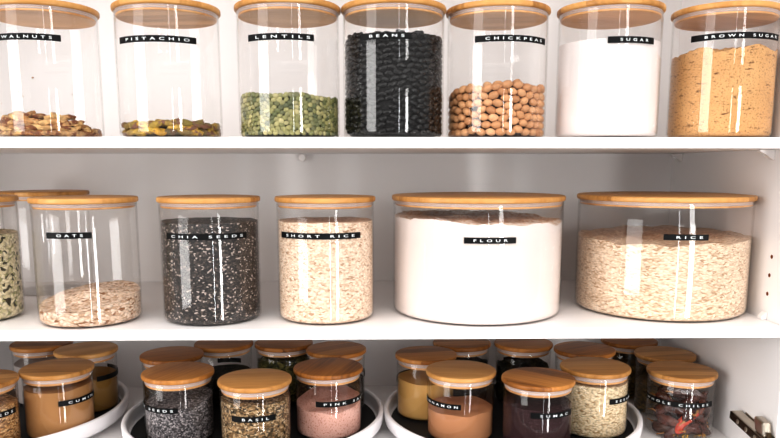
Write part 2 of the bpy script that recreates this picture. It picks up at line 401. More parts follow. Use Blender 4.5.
# ------------------------------------------------------------------ contents
def mass(name, pos, rad, level, mat, label, cat, wall=.0013, top_mat=None, amp=0.0, tilt=(0, 0), rough=0.0, seed=0, n=96, kind='stuff', fn=None, rings=20, inset=.0003, group=None, z0=.0020):
    """a settled mass filling the jar up to `level`; top follows tilt and noise"""
    rr = rad - wall - inset
    bm = bmesh.new(); uvl = bm.loops.layers.uv.new('UVMap')
    def top(px, py):
        q = Vector((px * 38 + seed * 3.1, py * 38, seed * 1.7))
        h = level + tilt[0] * px / rr + tilt[1] * py / rr
        if fn: h += fn(px, py)
        h += amp * (noise.noise(q)) + rough * noise.noise(q * 5.0)
        return max(h, z0 + .002)
    c = min(.0068, rr * .12)
    nz = max(6, int(level / .004))
    cols = []
    for i in range(n):
        th = 2 * PI * i / n; ca, sa = math.cos(th), math.sin(th)
        ht = top(rr * ca, rr * sa)
        col = []
        for a, b in arc(rr - c, z0 + c, c, -90, 0, 4): col.append(bm.verts.new((a * ca, a * sa, min(b, ht))))
        lo = z0 + c
        for k in range(1, nz + 1):
            zz = lo + (ht - lo) * k / nz
            col.append(bm.verts.new((rr * ca, rr * sa, max(zz, lo) if ht > lo else ht)))
        for k in range(1, rings):
            r2 = rr * (1 - k / rings)
            col.append(bm.verts.new((r2 * ca, r2 * sa, top(r2 * ca, r2 * sa))))
        cols.append(col)
    mid = bm.verts.new((0, 0, top(0, 0))); bot = bm.verts.new((0, 0, z0))
    nside = 5 + nz
    def uvof(v, i, k):
        if k < nside: return ((i / n) * 2 * PI * rr, v.co.z)
        return (v.co.x + 3.0, v.co.y + 3.0)
    ktop = nside
    for i in range(n):
        j = (i + 1) % n; a, b = cols[i], cols[j]
        for k in range(len(a) - 1):
            f = bm.faces.new((a[k], b[k], b[k + 1], a[k + 1]))
            top_face = k >= ktop - 1
            for lp, (vv, ii, kk) in zip(f.loops, ((a[k], i, k), (b[k], i + 1, k), (b[k + 1], i + 1, k + 1), (a[k + 1], i, k + 1))):
                lp[uvl].uv = (vv.co.x + 3, vv.co.y + 3) if top_face else uvof(vv, ii, kk)
            f.material_index = 1 if (top_face and top_mat) else 0
        f = bm.faces.new((a[-1], b[-1], mid)); f.material_index = 1 if top_mat else 0
        for lp in f.loops: lp[uvl].uv = (lp.vert.co.x + 3, lp.vert.co.y + 3)
        f = bm.faces.new((b[0], a[0], bot))
        for lp in f.loops: lp[uvl].uv = (lp.vert.co.x + 3, lp.vert.co.y + 3)
    me = bpy.data.meshes.new(name); bm.normal_update(); bm.to_mesh(me); bm.free()
    for p in me.polygons: p.use_smooth = True
    auto_smooth(me, 50)
    me.materials.append(M[mat])
    if top_mat: me.materials.append(M[top_mat])
    o = link(name, me, None, None, pos)
    tag(o, label, cat, group, kind)
    return o

def ellipsoid_mesh(name, a, b, c, sub=2, lump=0.0, freq=60, seed=0, bend=0.0, dent=0.0):
    bm = bmesh.new()
    bmesh.ops.create_icosphere(bm, subdivisions=sub, radius=1)
    for v in bm.verts:
        p = v.co.copy()
        k = 1 + lump * noise.noise(p * freq + Vector((seed * 5.3, seed, 0)))
        if dent: k -= dent * math.exp(-((p.x) ** 2 + (p.z - .9) ** 2) * 6)
        v.co = Vector((p.x * a * k, p.y * b * k, p.z * c * k + bend * (p.x ** 2) * c))
    return to_mesh(bm, name)

def relax(n_, width, hfun, sx, sz, iters=60, seed=1, zmin=0.0):
    """points on the unrolled wall, spread out in units of piece size"""
    g = np.random.default_rng(seed)
    pts = []
    rows = max(1, int(round(hfun(0) / sz)))
    k = 0
    while len(pts) < n_:
        x = g.uniform(-width / 2, width / 2); h = hfun(x); z = g.uniform(zmin, max(h, zmin + 1e-4)); pts.append((x, z)); k += 1
    P = np.array(pts)
    for it in range(iters):
        D = (P[:, None, :] - P[None, :, :]) / np.array([sx, sz])
        d = np.sqrt((D ** 2).sum(2)) + np.eye(len(P)) * 9
        d = np.maximum(d, 1e-4)
        w = np.clip(1.08 - d, 0, None) / d
        P = P + (D * w[:, :, None]).sum(1) * np.array([sx, sz]) * .33
        P[:, 0] = np.clip(P[:, 0], -width / 2, width / 2)
        hh = np.array([hfun(x) for x in P[:, 0]])
        P[:, 1] = np.clip(P[:, 1], zmin, np.maximum(hh, zmin + 1e-4))
    return P

def pieces(name, pos, meshes, mat, P, rr, thick, label, cat, group, tiltdeg=25, spin=True, scale=(.88, 1.05), flatten=True, seed=3, jitter_r=.0006, zadd=0.0, roll=12):
    g = random.Random(seed); first = []
    out = []
    for me in meshes:
        if not me.materials: me.materials.append(M[mat])
    for (x, z) in P:
        th = x / rr
        me = g.choice(meshes)
        s = g.uniform(*scale)
        r_ = rr - thick * s - g.uniform(0, jitter_r)
        src = bpy.data.objects.new(name, me); COL.objects.link(src)
        # local x along the wall, local y pointing inward, local z up
        rot = Matrix.Rotation(th, 4, 'Z') @ Matrix.Rotation(R(g.uniform(-tiltdeg, tiltdeg)), 4, 'Y') @ Matrix.Rotation(R(g.uniform(-roll, roll)), 4, 'X')
        if spin: rot = rot @ Matrix.Rotation(g.choice((0, PI)), 4, 'Y')
        p = Vector(pos) + Vector(wrap_pt(r_, th, z + zadd))
        src.matrix_world = Matrix.Translation(p) @ rot @ Matrix.Diagonal((s, s, s, 1))
        tag(src, label, cat, group)
        out.append(src)
    return out

def join_copies(bm, me, mats):
    for mtx in mats:
        t = me.copy(); t.transform(mtx); bm.from_mesh(t); bpy.data.meshes.remove(t)

def core_mass(name, pos, rr, hfun, mat, label, cat, piece=None, piece_mat_=None, mats=None):
    """inner body of a heap of pieces with the pieces nobody sees joined to it"""
    bm = bmesh.new(); n = 64
    rings = []
    lv = 14
    cols = []
    for i in range(n):
        th = 2 * PI * i / n
        x = math.sin(th) * rr; y = -math.cos(th) * rr
        h = hfun(th if th < PI else th - 2 * PI)
        col = [bm.verts.new((x * .93, y * .93, .0022))]
        for k in range(lv + 1):
            zz = .0044 + (max(h, .0085) - .0044) * k / lv
            w = 1 + .03 * noise.noise(Vector((x * 160, y * 160, zz * 160)))
            col.append(bm.verts.new((x * w, y * w, zz)))
        for k in range(1, 6):
            f = 1 - k / 6
            col.append(bm.verts.new((x * f, y * f, max(h, .0085) + .003 * noise.noise(Vector((x * f * 90, y * f * 90, 3))))))
        cols.append(col)
    hm = sum(hfun(t) for t in (-2, -1, 0, 1, 2)) / 5
    mid = bm.verts.new((0, 0, max(hm, .0085))); bot = bm.verts.new((0, 0, .0022))
    for i in range(n):
        a, b = cols[i], cols[(i + 1) % n]
        for k in range(len(a) - 1): bm.faces.new((a[k], b[k], b[k + 1], a[k + 1]))
        bm.faces.new((a[-1], b[-1], mid)); bm.faces.new((b[0], a[0], bot))
    nf = len(bm.faces)
    if mats:
        join_copies(bm, piece, mats)
        bm.faces.ensure_lookup_table()
        for f in bm.faces[nf:]: f.material_index = 1
    me = to_mesh(bm, name)
    me.materials.append(M[mat])
    if mats: me.materials.append(M[piece_mat_])
    o = link(name, me, None, None, pos)
    tag(o, label, cat, None, 'stuff')
    return o

# ================================================================== the cabinet
def board(name, x0, x1, y0, y1, z0, z1, mat, bev=.0008):
    return link(name, to_mesh(box_bm(x0, x1, y0, y1, z0, z1, bev), name, False), M[mat])

struct(board('wall_back', XL - .018, XR + .018, DEPTH, DEPTH + .012, -.75, ZT + .018, 'white', 0))
wr = struct(board('wall_right', XR, XR + .018, 0, DEPTH, -.75, ZT + .018, 'white'))
struct(board('wall_left', XL - .018, XL, 0, DEPTH, -.75, ZT + .018, 'white'))
struct(board('ceiling', XL, XR, 0.0, DEPTH, ZT, ZT + .018, 'white'))
struct(board('floor', XL, XR, 0.0, DEPTH, -.75, -.732, 'white'))

def shelf(zb, zt, label):
    o = board('shelf', XL + .0006, XR - .0006, 0.0, DEPTH - .0006, zb, zt, 'shelf', .0009)
    return tag(o, label, 'shelf')
shelf(S1B, S1T, 'white upper shelf board holding the row of tall pantry jars')
shelf(S2B, S2T, 'white middle shelf board holding oats, chia, flour and rice jars')
shelf(S3B, S3T, 'white bottom shelf board under the spice turntables')

# drilled peg holes down the right wall
for y, z in ((.0457, -.1192), (.0478, -.1445), (.0492, -.1699)):
    bm = lathe_bm([(0, 0), (.0027, 0), (.0027, .0003), (0, .0003)], 16)
    o = link('peg_hole', to_mesh(bm, 'peg_hole', False), M['hole'], wr, (XR - .0002, y, z), (0, R(-90), 0))
    o['label'] = 'small brown drilled shelf pin hole'

# shelf support pins
def pin(y, zs, label, side='wall', x=None, up=False):
    bm = bmesh.new()
    if side == 'wall':
        # quarter-round bracket: flat against the underside, sloping to the wall
        prof = [(0, 0), (-.020, 0), (-.020, -.0022), (-.012, -.0052), (-.006, -.0105), (-.001, -.0135), (0, -.0135)]
        w = .0085
        a = [bm.verts.new((px, -w / 2, pz)) for px, pz in prof]; b = [bm.verts.new((px, w / 2, pz)) for px, pz in prof]
        bm.faces.new(a); bm.faces.new(b[::-1])
        for i in range(len(a)):
            j = (i + 1) % len(a); bm.faces.new((a[i], a[j], b[j], b[i]))
        bmesh.ops.bevel(bm, geom=list(bm.edges), offset=.0007, segments=2, affect='EDGES', profile=.5)
        o = link('shelf_pin', to_mesh(bm, 'shelf_pin', False), M['peg'], None, (XR - .0003, y, zs - .0003))
    else:
        bm = lathe_bm([(0, 0), (.0055, 0), (.0066, .0012), (.0066, .013), (.0052, .0146), (0, .0146)], 28)
        me = to_mesh(bm, 'shelf_pin'); auto_smooth(me, 35)
        o = link('shelf_pin', me, M['peg'], None, (x, DEPTH - .0003, zs - .0072), (R(90), 0, 0))
    return tag(o, label, 'shelf pin')
pin(.352, S1B, 'white plastic shelf pin under the upper shelf in the far right corner')
pin(.062, S1B, 'white plastic shelf pin under the front end of the upper shelf at the right wall')
pin(.0, S1B, 'round white shelf pin on the back wall under the middle of the upper shelf', 'back', -.1285)
pin(.0505, S2B, 'white plastic shelf pin under the right end of the middle shelf')
# clip lying on the middle shelf against the right wall
bm = box_bm(-.0075, 0, -.006, .006, 0, .0105, .0012)
bm2 = bmesh.new()
for v in bm.verts:
    if v.co.z > .005 and v.co.x < -.003: v.co.z -= .005; 
o = link('shelf_clip', to_mesh(bm, 'shelf_clip', False), M['peg'], None, (XR - .0004, .0505, S2T + .0001))
bm2.free()
tag(o, 'small white plastic clip on the middle shelf beside the big rice jar', 'clip')

# ================================================================== hinge on the right wall
def hinge():
    e = bpy.data.objects.new('cabinet_hinge', None); COL.objects.link(e)
    e.location = (XR, .0300, -.3560); e.empty_display_size = .02
    e.rotation_euler = (R(6), 0, 0)
    tag(e, 'nickel cabinet hinge screwed to the lower right wall', 'hinge')
    bm = box_bm(-.0012, 0, -.062, .050, -.016, .004, .0006)
    link('base_plate', to_mesh(bm, 'base_plate', False), M['steel'], e)
    # arm: long folded channel
    bm = box_bm(-.017, -.0014, -.075, .060, -.0095, .0020, .0012)
    link('arm', to_mesh(bm, 'arm', False), M['steel'], e)
    bm = box_bm(-.0182, -.0171, -.0745, .0595, -.0098, .0016, .0004)
    sp = link('side_face', to_mesh(bm, 'side_face', False), M['steel_dark'], e)
    for y in (.036, .012, -.012):
        bm = lathe_bm([(0, 0), (.0036, 0), (.0036, .0006), (.0024, .0012), (0, .0009)], 20)
        link('screw', to_mesh(bm, 'screw', False), M['steel'], e, (-.0182, y, -.0042), (0, R(-90), 0))
    bm = box_bm(-.0155, -.003, -.026, -.002, .0022, .0215, .003)
    for v in bm.verts:
        if v.co.z > .012: v.co.y += .005
    clip = link('release_lever', to_mesh(bm, 'release_lever', False), M['steel'], e)
    bm = box_bm(-.0125, -.006, -.0295, -.0262, .0026, .0105, .0008)
    link('lever_tab', to_mesh(bm, 'lever_tab', False), M['steel_dark'], clip)
    bm = lathe_bm([(0, 0), (.0046, 0), (.005, .0008), (.0042, .0016), (0, .0012)], 24)
    link('adjusting_screw', to_mesh(bm, 'adjusting_screw', False), M['steel'], e, (-.009, -.047, .0020))
hinge()

# ================================================================== jars of the two upper shelves
TR, TL, TH = .0655, .0678, .162
MR = .0655
BR, BL = .1194, .1215
top_group = None
def big(name, x, y, z, label, tp=None, spin=0, rad=TR, lrad=TL, lid='bamboo'):
    return make_jar(name, (x, y, z), rad, lrad, TH, label, lid, spin, None, tp)

WAL = (-.4295, .0850, S1T); PIS = (-.2689, .0784, S1T); LEN = (-.1121, .070, S1T); BEA = (.0238, .070, S1T)
CHK = (.1605, .0822, S1T); SUG = (.3051, .0717, S1T); BRO = (.4613, .0823, S1T)
Z1 = .1185
big('glass_jar', *WAL, 'glass jar with wooden lid and black WALNUTS label tape', ((-50, 39, .1205, 'WALNUTS', -24, 30), {}), 14)
big('glass_jar', *PIS, 'glass jar with wooden lid and black PISTACHIO label tape', ((-45, 46, .1175, 'PISTACHIO', -33, 38), {}), -6)
big('glass_jar', *LEN, 'glass jar with wooden lid and black LENTILS label tape', ((-41, 34.6, .119, 'LENTILS', -30, 30), {}), 8)
big('glass_jar', *BEA, 'glass jar with wooden lid and black BEANS label tape', ((-40, 18, .1205, 'BEANS', -28, 10), {}), 3)
big('glass_jar', *CHK, 'glass jar with wooden lid and black CHICKPEAS label tape', ((-34, 56, .120, 'CHICKPEAS', -22, 47), {}), -9)
big('glass_jar', *SUG, 'glass jar with wooden lid and black SUGAR label tape on white sugar', ((-18.9, 36, .117, 'SUGAR', -6, 27), {}), 5)
big('glass_jar', *BRO, 'glass jar with wooden lid and black BROWN SUGAR label tape', ((-61, 46, .1245, 'BROWN SUGAR', -45, 40), {}), 20)

SDL = (-.5555, .085, S2T); BKL = (-.5440, .3050, S2T); OAT = (-.3855, .067, S2T); CHI = (-.2239, .0782, S2T)
SHR = (-.0682, .0812, S2T); FLO = (.1444, .1244, S2T); RIC = (.4160, .1400, S2T)
big('glass_jar', *SDL, 'glass jar of mixed green seeds cut off by the picture edge on the middle shelf', None, 30, rad=MR)
big('glass_jar', *BKL, 'empty glass jar with wooden lid standing behind the oats jar', None, 75, rad=MR)
big('glass_jar', *OAT, 'glass jar with wooden lid and black OATS label tape', ((-23, 27, .120, 'OATS', -10, 18), {}), 5, rad=MR)
big('glass_jar', *CHI, 'glass jar with wooden lid and black CHIA SEEDS label tape', ((-43.5, 57, .117, 'CHIA SEEDS', -34, 51), {}), -4, rad=MR)
big('glass_jar', *SHR, 'glass jar with wooden lid and black SHORT RICE label tape', ((-57, 47, .1172, 'SHORT RICE', -46, 38), {}), 2, rad=MR)
big('wide_glass_jar', *FLO, 'wide glass jar with wooden lid and black FLOUR label tape', ((-15.8, 16.4, .1124, 'FLOUR', -10, 11), {}), 4, BR, BL)
big('wide_glass_jar', *RIC, 'wide glass jar with wooden lid and black RICE label tape', ((-20.5, 6.8, .1144, 'RICE', -13, 3), {}), -8, BR, BL)

# contents that nobody could count
mass('white_sugar', SUG, TR, .1195, 'sugar', 'white sugar filling the jar labelled SUGAR', 'sugar', tilt=(0, 0))
mass('brown_sugar', BRO, TR, .109, 'brown_sugar', 'clumpy brown sugar filling the jar labelled BROWN SUGAR', 'sugar', amp=.010, rough=.003, seed=4, fn=lambda px, py: .004 * px / TR)
mass('rolled_oats', OAT, MR, .0315, 'oats', 'rolled oats sloping up in the jar labelled OATS', 'oats', tilt=(.006, .010), amp=.003, rough=.001, seed=2, fn=lambda px, py: .010 * math.exp(-((px) ** 2 + (py + .0) ** 2) / .0012))
mass('chia_seeds', CHI, MR, .1335, 'chia', 'dark speckled chia seeds in the jar labelled CHIA SEEDS', 'seeds', amp=.0012, seed=3)
mass('short_grain_rice', SHR, MR, .1335, 'short_rice', 'pale short grain rice in the jar labelled SHORT RICE', 'rice', amp=.0015, rough=.0004, seed=5)
mass('white_flour', FLO, BR, .134, 'flour', 'white flour with a rough top in the jar labelled FLOUR', 'flour', top_mat='flour_top', tilt=(-.0035, .002), amp=.005, rough=.0025, seed=6)
mass('long_grain_rice', RIC, BR, .1070, 'rice', 'pale long grain rice in the jar labelled RICE', 'rice', tilt=(.002, .003), amp=.005, rough=.0008, seed=7)
mass('mixed_seeds', SDL, MR, .116, 'seedmix', 'green and cream seed mix in the cut off jar on the middle shelf', 'seeds', amp=.002, rough=.0008, seed=8)

# ---- chickpeas
RI = TR - .0013 - .0003
def chickpea_mesh(seed):
    bm = bmesh.new(); bmesh.ops.create_icosphere(bm, subdivisions=3, radius=1)
    for v in bm.verts:
        p = v.co.copy()
        k = 1 + .06 * noise.noise(p * 1.8 + Vector((seed * 3.7, 0, 0)))
        k -= .10 * math.exp(-(p.y ** 2) * 30) * max(0, p.x + .2)      # seam
        k += .20 * math.exp(-((p.x - 1) ** 2 + p.y ** 2 + p.z ** 2) * 9)  # beak
        v.co = Vector((p.x * .0070, p.y * .0056, p.z * .0050)) * k
    return to_mesh(bm, 'chickpea')
cm = [chickpea_mesh(s) for s in range(4)]
hc = lambda x: .0635 + .0025 * math.sin(x * 80 + .6) - .006 * max(0, -x - .02) / .06
P = relax(122, 2 * R(112) * RI, hc, .0136, .0102, seed=5, zmin=.0075)
pieces('chickpea', CHK, cm, 'chickpea', P, RI, .0056, 'tan dried chickpea in the jar labelled CHICKPEAS', 'chickpea', 'chickpeas in the jar', 24, True, (.90, 1.02), seed=5, roll=25)
P2 = [(x, hc(x) + .001 + .004 * random.random()) for x in np.arange(-.075, .08, .0138)]
pieces('chickpea', CHK, cm, 'chickpea', P2, RI - .0125, .0056, 'tan dried chickpea in the jar labelled CHICKPEAS', 'chickpea', 'chickpeas in the jar', 60, True, (.95, 1.08), seed=6, roll=50)
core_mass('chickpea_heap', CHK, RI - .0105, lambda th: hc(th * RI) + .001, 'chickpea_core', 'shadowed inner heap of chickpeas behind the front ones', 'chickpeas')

# ---- green lentils
lm = [ellipsoid_mesh('lentil', .0040, .0016, .0033, 2, .10, 1.3, s) for s in range(4)]
hl = lambda x: .0505 - .0022 * (x / .09) + .0012 * math.sin(x * 90)
P = relax(285, 2 * R(93) * RI, hl, .0074, .0060, seed=8, zmin=.0058, iters=70)
pieces('green_lentil', LEN, lm, 'lentil', P, RI, .0021, 'flat green lentil against the glass in the jar labelled LENTILS', 'lentil', 'green lentils in the jar', 50, True, (.88, 1.06), seed=8, roll=22)
g_ = np.random.default_rng(5); mats = []
for k in range(260):
    a = g_.uniform(-PI, PI); rr_ = RI * math.sqrt(g_.uniform(0, 1)) * .93
    mats.append(Matrix.Translation((rr_ * math.sin(a), -rr_ * math.cos(a), hl(rr_ * math.sin(a)) + .0012)) @ Euler((g_.uniform(-.5, .5) + PI / 2, g_.uniform(-.5, .5), g_.uniform(0, 6))).to_matrix().to_4x4())
for k in range(300):
    a = R(g_.uniform(95, 265)); z = g_.uniform(.0092, .050)
    mats.append(Matrix.Translation(wrap_pt(RI - .0022, a, z)) @ Matrix.Rotation(a, 4, 'Z') @ Matrix.Rotation(g_.uniform(-1, 1), 4, 'Y'))
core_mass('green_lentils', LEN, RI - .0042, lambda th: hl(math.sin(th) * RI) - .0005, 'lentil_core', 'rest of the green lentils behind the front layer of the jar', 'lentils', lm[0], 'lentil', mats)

# ---- black beans
def bean_mesh(seed):
    bm = bmesh.new(); bmesh.ops.create_icosphere(bm, subdivisions=3, radius=1)
    for v in bm.verts:
        p = v.co.copy()
        k = 1 + .04 * noise.noise(p * 1.5 + Vector((seed * 2.9, 0, 0)))
        z = p.z * .0037 * k
        z += .0009 * (p.x ** 2) - (.0010 * math.exp(-(p.x * 2.2) ** 2) if p.z > .2 else 0) * p.z
        v.co = Vector((p.x * .0066 * k, p.y * .0031 * k, z))
    return to_mesh(bm, 'black_bean')
bmh = [bean_mesh(s) for s in range(4)]
hb = lambda x: .1235 + .0018 * math.sin(x * 70) + .0009 * math.sin(x * 210)
wb = 2 * R(108) * RI
nb = int(wb * .116 / (.0118 * .0068) * .98)
P = relax(nb, wb, hb, .0118, .0071, seed=4, zmin=.0068, iters=80)
order = sorted(range(len(P)), key=lambda i: abs(P[i][0]))
front = [P[i] for i in order[:300]]; rest = [P[i] for i in order[300:]]
pieces('black_bean', BEA, bmh, 'bean', front, RI, .0033, 'shiny black bean against the glass in the jar labelled BEANS', 'bean', 'black beans in the jar', 24, True, (.9, 1.06), seed=9, roll=14)
mats = []
for x, z in rest:
    z = max(z, .0095)
    a = x / RI
    mats.append(Matrix.Translation(wrap_pt(RI - .0035, a, z)) @ Matrix.Rotation(a, 4, 'Z') @ Matrix.Rotation(g_.uniform(-.4, .4), 4, 'Y'))
for k in range(210):
    a = R(g_.uniform(110, 250)); z = g_.uniform(.0095, .122)
    mats.append(Matrix.Translation(wrap_pt(RI - .0036, a, z)) @ Matrix.Rotation(a, 4, 'Z') @ Matrix.Rotation(g_.uniform(-.4, .4), 4, 'Y'))
for k in range(150):
    a = g_.uniform(-PI, PI); rr_ = RI * math.sqrt(g_.uniform(0, 1)) * .9
    mats.append(Matrix.Translation((rr_ * math.sin(a), -rr_ * math.cos(a), .1245)) @ Euler((g_.uniform(-.5, .5) + PI / 2, g_.uniform(-.4, .4), g_.uniform(0, 6))).to_matrix().to_4x4())
core_mass('black_beans', BEA, RI - .0068, lambda th: .1225, 'bean_core', 'rest of the black beans behind the front layer of the jar', 'beans', bmh[0], 'bean', mats)

# ---- walnut pieces
def nut_mesh(seed, a, b, c):
    bm = bmesh.new(); bmesh.ops.create_icosphere(bm, subdivisions=3, radius=1)
    o_ = Vector((seed * 7.7, seed * 1.3, seed * 2.9))
    for v in bm.verts:
        p = v.co.copy()
        k = 1 + .30 * noise.noise(p * 1.4 + o_) + .16 * noise.noise(p * 3.4 + o_)
        q = Vector((p.x * a, p.y * b, p.z * c)) * k
        v.co = q
    return to_mesh(bm, 'walnut_piece')
wm = [nut_mesh(s, .0088 + .0016 * (s % 3), .0050, .0036 + .0006 * (s % 2)) for s in range(7)]
hw = lambda x: .020 + .008 * math.exp(-((x + .025) / .03) ** 2) + .004 * math.exp(-((x - .040) / .018) ** 2) - .007 * max(0, (x - .062) / .02)
hw0 = lambda x: max(.0096, hw(x) - .003)
P = relax(76, 2 * R(100) * RI, hw0, .0158, .0076, seed=12, zmin=.0060)
pieces('walnut_piece', WAL, wm, 'walnut', P, RI, .0062, 'shelled walnut piece in the jar labelled WALNUTS', 'walnut', 'walnut pieces in the jar', 22, True, (.82, 1.0), seed=12, roll=18)
P2 = [(x, hw0(x * 1.15) + .003 + .0045 * random.random()) for x in np.arange(-.062, .060, .0135)]
pieces('walnut_piece', WAL, wm, 'walnut', P2, RI - .0125, .0062, 'shelled walnut piece in the jar labelled WALNUTS', 'walnut', 'walnut pieces in the jar', 30, True, (.85, 1.05), seed=13, roll=30)
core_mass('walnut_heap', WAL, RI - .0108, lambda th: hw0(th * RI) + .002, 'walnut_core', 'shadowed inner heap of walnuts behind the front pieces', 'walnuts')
# crumbs stuck inside the glass above the walnuts
for k, (a, z, s) in enumerate(((8, .072, .0011), (-9, .055, .0011), (-4, .050, .0008), (48, .054, .0008), (-40, .046, .0009), (-36, .042, .0007))):
    me = ellipsoid_mesh('walnut_crumb', s * 1.3, s * .4, s, 1, .5, 2, k); me.materials.append(M['walnut'])
    o = link('walnut_crumb', me, None, None, Vector(WAL) + Vector(wrap_pt(RI - .0003, R(a), z)), (0, 0, R(a)))
    tag(o, 'tiny walnut crumb stuck to the glass above the walnuts', 'crumb', 'walnut crumbs on the glass')

# ---- pistachio kernels
pm = [nut_mesh(20 + s, .0100 + .0012 * (s % 3), .0052, .0043) for s in range(5)]
for me in pm: me.name = 'pistachio_kernel'
hp = lambda x: .0165 + .0015 * math.sin(x * 60)
P = relax(29, 2 * R(100) * RI, hp, .0185, .0078, seed=21, zmin=.0068)
pieces('pistachio_kernel', PIS, pm, 'pistachio', P, RI, .0060, 'shelled yellow green pistachio kernel in the jar labelled PISTACHIO', 'pistachio', 'pistachio kernels in the jar', 16, True, (.85, 1.08), seed=21, roll=25)
P2 = [(x, .016 + .004 * random.random()) for x in np.arange(-.062, .066, .0165)]
pieces('pistachio_kernel', PIS, pm, 'pistachio', P2, RI - .0125, .0060, 'shelled yellow green pistachio kernel in the jar labelled PISTACHIO', 'pistachio', 'pistachio kernels in the jar', 20, True, (.9, 1.1), seed=22, roll=25)
core_mass('pistachio_heap', PIS, RI - .0108, lambda th: .0135, 'pistachio_core', 'shadowed inner heap of pistachios behind the front kernels', 'pistachios')

# ================================================================== turntables on the bottom shelf
def tray(x, y, label):
    e = bpy.data.objects.new('turntable_tray', None); COL.objects.link(e)
    e.location = (x, y, S3T); e.empty_display_size = .03
    tag(e, label, 'tray')
    ro = .1958
    prof = [(0, .0062), (.150, .0062), (.176, .0064), (.189, .010), (.1942, .016), (.1954, .024)] + arc(ro - .0038, .0310, .0038, 0, 180, 8) + [(.1888, .022), (.1884, .0142), (.1870, .0128), (0, .0128)]
    me = to_mesh(lathe_bm(prof, 128), 'dish'); auto_smooth(me, 50)
    link('dish', me, M['tray'], e)
    me = to_mesh(lathe_bm([(0, .0129), (.1835, .0129), (.1842, .0134), (.1835, .0140), (0, .0140)], 96), 'non_slip_mat'); auto_smooth(me, 40)
    link('non_slip_mat', me, M['mat'], e)
    me = to_mesh(lathe_bm([(0, .0002), (.118, .0002), (.120, .0012), (.120, .0052), (.116, .0064), (0, .0064)], 72), 'base'); auto_smooth(me, 40)
    link('base', me, M['tray'], e)
tray(-.594, .194, 'white turntable tray under the cumin jar, partly outside the picture')
tray(-.1845, .170, 'white turntable tray under the basil and pink salt jars')
tray(.207, .172, 'white turntable tray under the cinnamon and sumac jars')

# ================================================================== spice jars
PH = .0948
SIZE = {k: ((.0478 if k == 'B' else .0486, .0508) if k in 'BGKLNQSV' else (.0456, .0484)) for k in 'ABCDFGHIJKLMNOPQRSTUV'}
ZJ = S3T + .0141
SP = dict(A=(-.5477, .0749), B=(-.4675, .1335), C=(-.4679, .2422), D=(-.5584, .2847), F=(-.3205, .2070), G=(-.2848, .1094),
          H=(-.2544, .2798), I=(-.1544, .2801), J=(-.0644, .2364), K=(-.1684, .0708), L=(-.0705, .1282), M=(.0782, .2013), N=(.1227, .1102),
          O=(.1437, .2767), P=(.2461, .2706), Q=(.2260, .0690), R=(.3364, .2276), S=(.3229, .1251))
POS = {k: (v[0], v[1], ZJ) for k, v in SP.items()}
POS['V'] = (.4630, .1500, S3T + .0001); POS['U'] = (.4765, .2485, S3T + .0001); POS['T'] = (.4500, .3430, S3T + .0001)
def spice(k, label, tp=None, lid='bamboo', spin=0):
    return make_jar('spice_jar', POS[k], SIZE[k][0], SIZE[k][1], PH, label, lid, spin, None, tp)
H6 = dict(h=.0080)
spice('A', 'spice jar of brown seeds cut off by the picture edge, label ends in S', ((18, 89, .0545, 'SEEDS', 32, 80), H6), 'bamboo', 20)
spice('B', 'spice jar with wooden lid and black CUMIN label tape', ((22, 102, .056, 'CUMIN', 38, 90), H6), 'bamboo', 5)
spice('C', 'spice jar of brown powder behind the cumin jar at the right rim of its tray', ((38, 160, .057), H6), 'bamboo', 40)
spice('D', 'spice jar of pale grey powder at the back behind the cumin jar', None, 'bamboo_dark', 10)
spice('F', 'spice jar right behind the poppy seeds jar, only its lid and left side showing', None, 'bamboo_dark', 25)
spice('G', 'spice jar with dark streaked lid and black POPPY SEEDS label tape', ((-112, 13, .0545, 'POPPY SEEDS', -104, 5), H6), 'bamboo_dark', 65)
spice('H', 'spice jar with dark contents at the back between poppy seeds and basil, tape behind', ((155, 207, .055), H6), 'bamboo_dark', 4)
spice('I', 'spice jar of dried green herbs at the back behind the basil jar', None, 'bamboo_dark', -12)
spice('J', 'spice jar behind the pink salt jar, black tape at its right edge', ((78, 130, .057), H6), 'bamboo_dark', 35)
spice('K', 'spice jar with wooden lid and black BASIL label tape', ((-31, 42, .055, 'BASIL', -12, 30), H6), 'bamboo', 8)
spice('L', 'spice jar with streaked lid and black PINK SALT label tape', ((-18, 98, .056, 'PINK SALT', -4, 88), H6), 'bamboo_dark', 72)
spice('M', 'spice jar of tan powder left of the cinnamon jar at the tray rim', ((-155, -82, .057), H6), 'bamboo_dark', 12)
spice('N', 'spice jar with wooden lid and black CINNAMON label tape', ((-98, -5.7, .0565, 'CINNAMON', -90, -11), H6), 'bamboo', -6)
spice('O', 'spice jar with an added dark filling at the back directly behind the cinnamon jar', None, 'bamboo_dark', 5)
spice('P', 'spice jar of dark leaves at the back behind the sumac jar', ((150, 214, .058), H6), 'bamboo_dark', 15)
spice('Q', 'spice jar with dark streaked lid and black SUMAC label tape', ((-23, 56, .058, 'SUMAC', -8, 42), H6), 'bamboo_dark', -38)
spice('R', 'spice jar directly behind the sesame jar, mostly hidden', None, 'bamboo_dark', 30)
spice('S', 'spice jar of pale sesame with a short piece of black SESAME label tape', ((9, 84, .058, 'SESAME', 20, 76), H6), 'bamboo', 3)
spice('T', 'spice jar in the far back corner by the right wall', None, 'bamboo_dark', 0)
spice('U', 'spice jar of olive brown seeds directly behind the dried chiles jar', None, 'bamboo', 10)
spice('V', 'spice jar with wooden lid and black WHOLE CHILES label tape', ((-97, 40, .0572, 'WHOLE CHILES', -92, 28), H6), 'bamboo', -4)

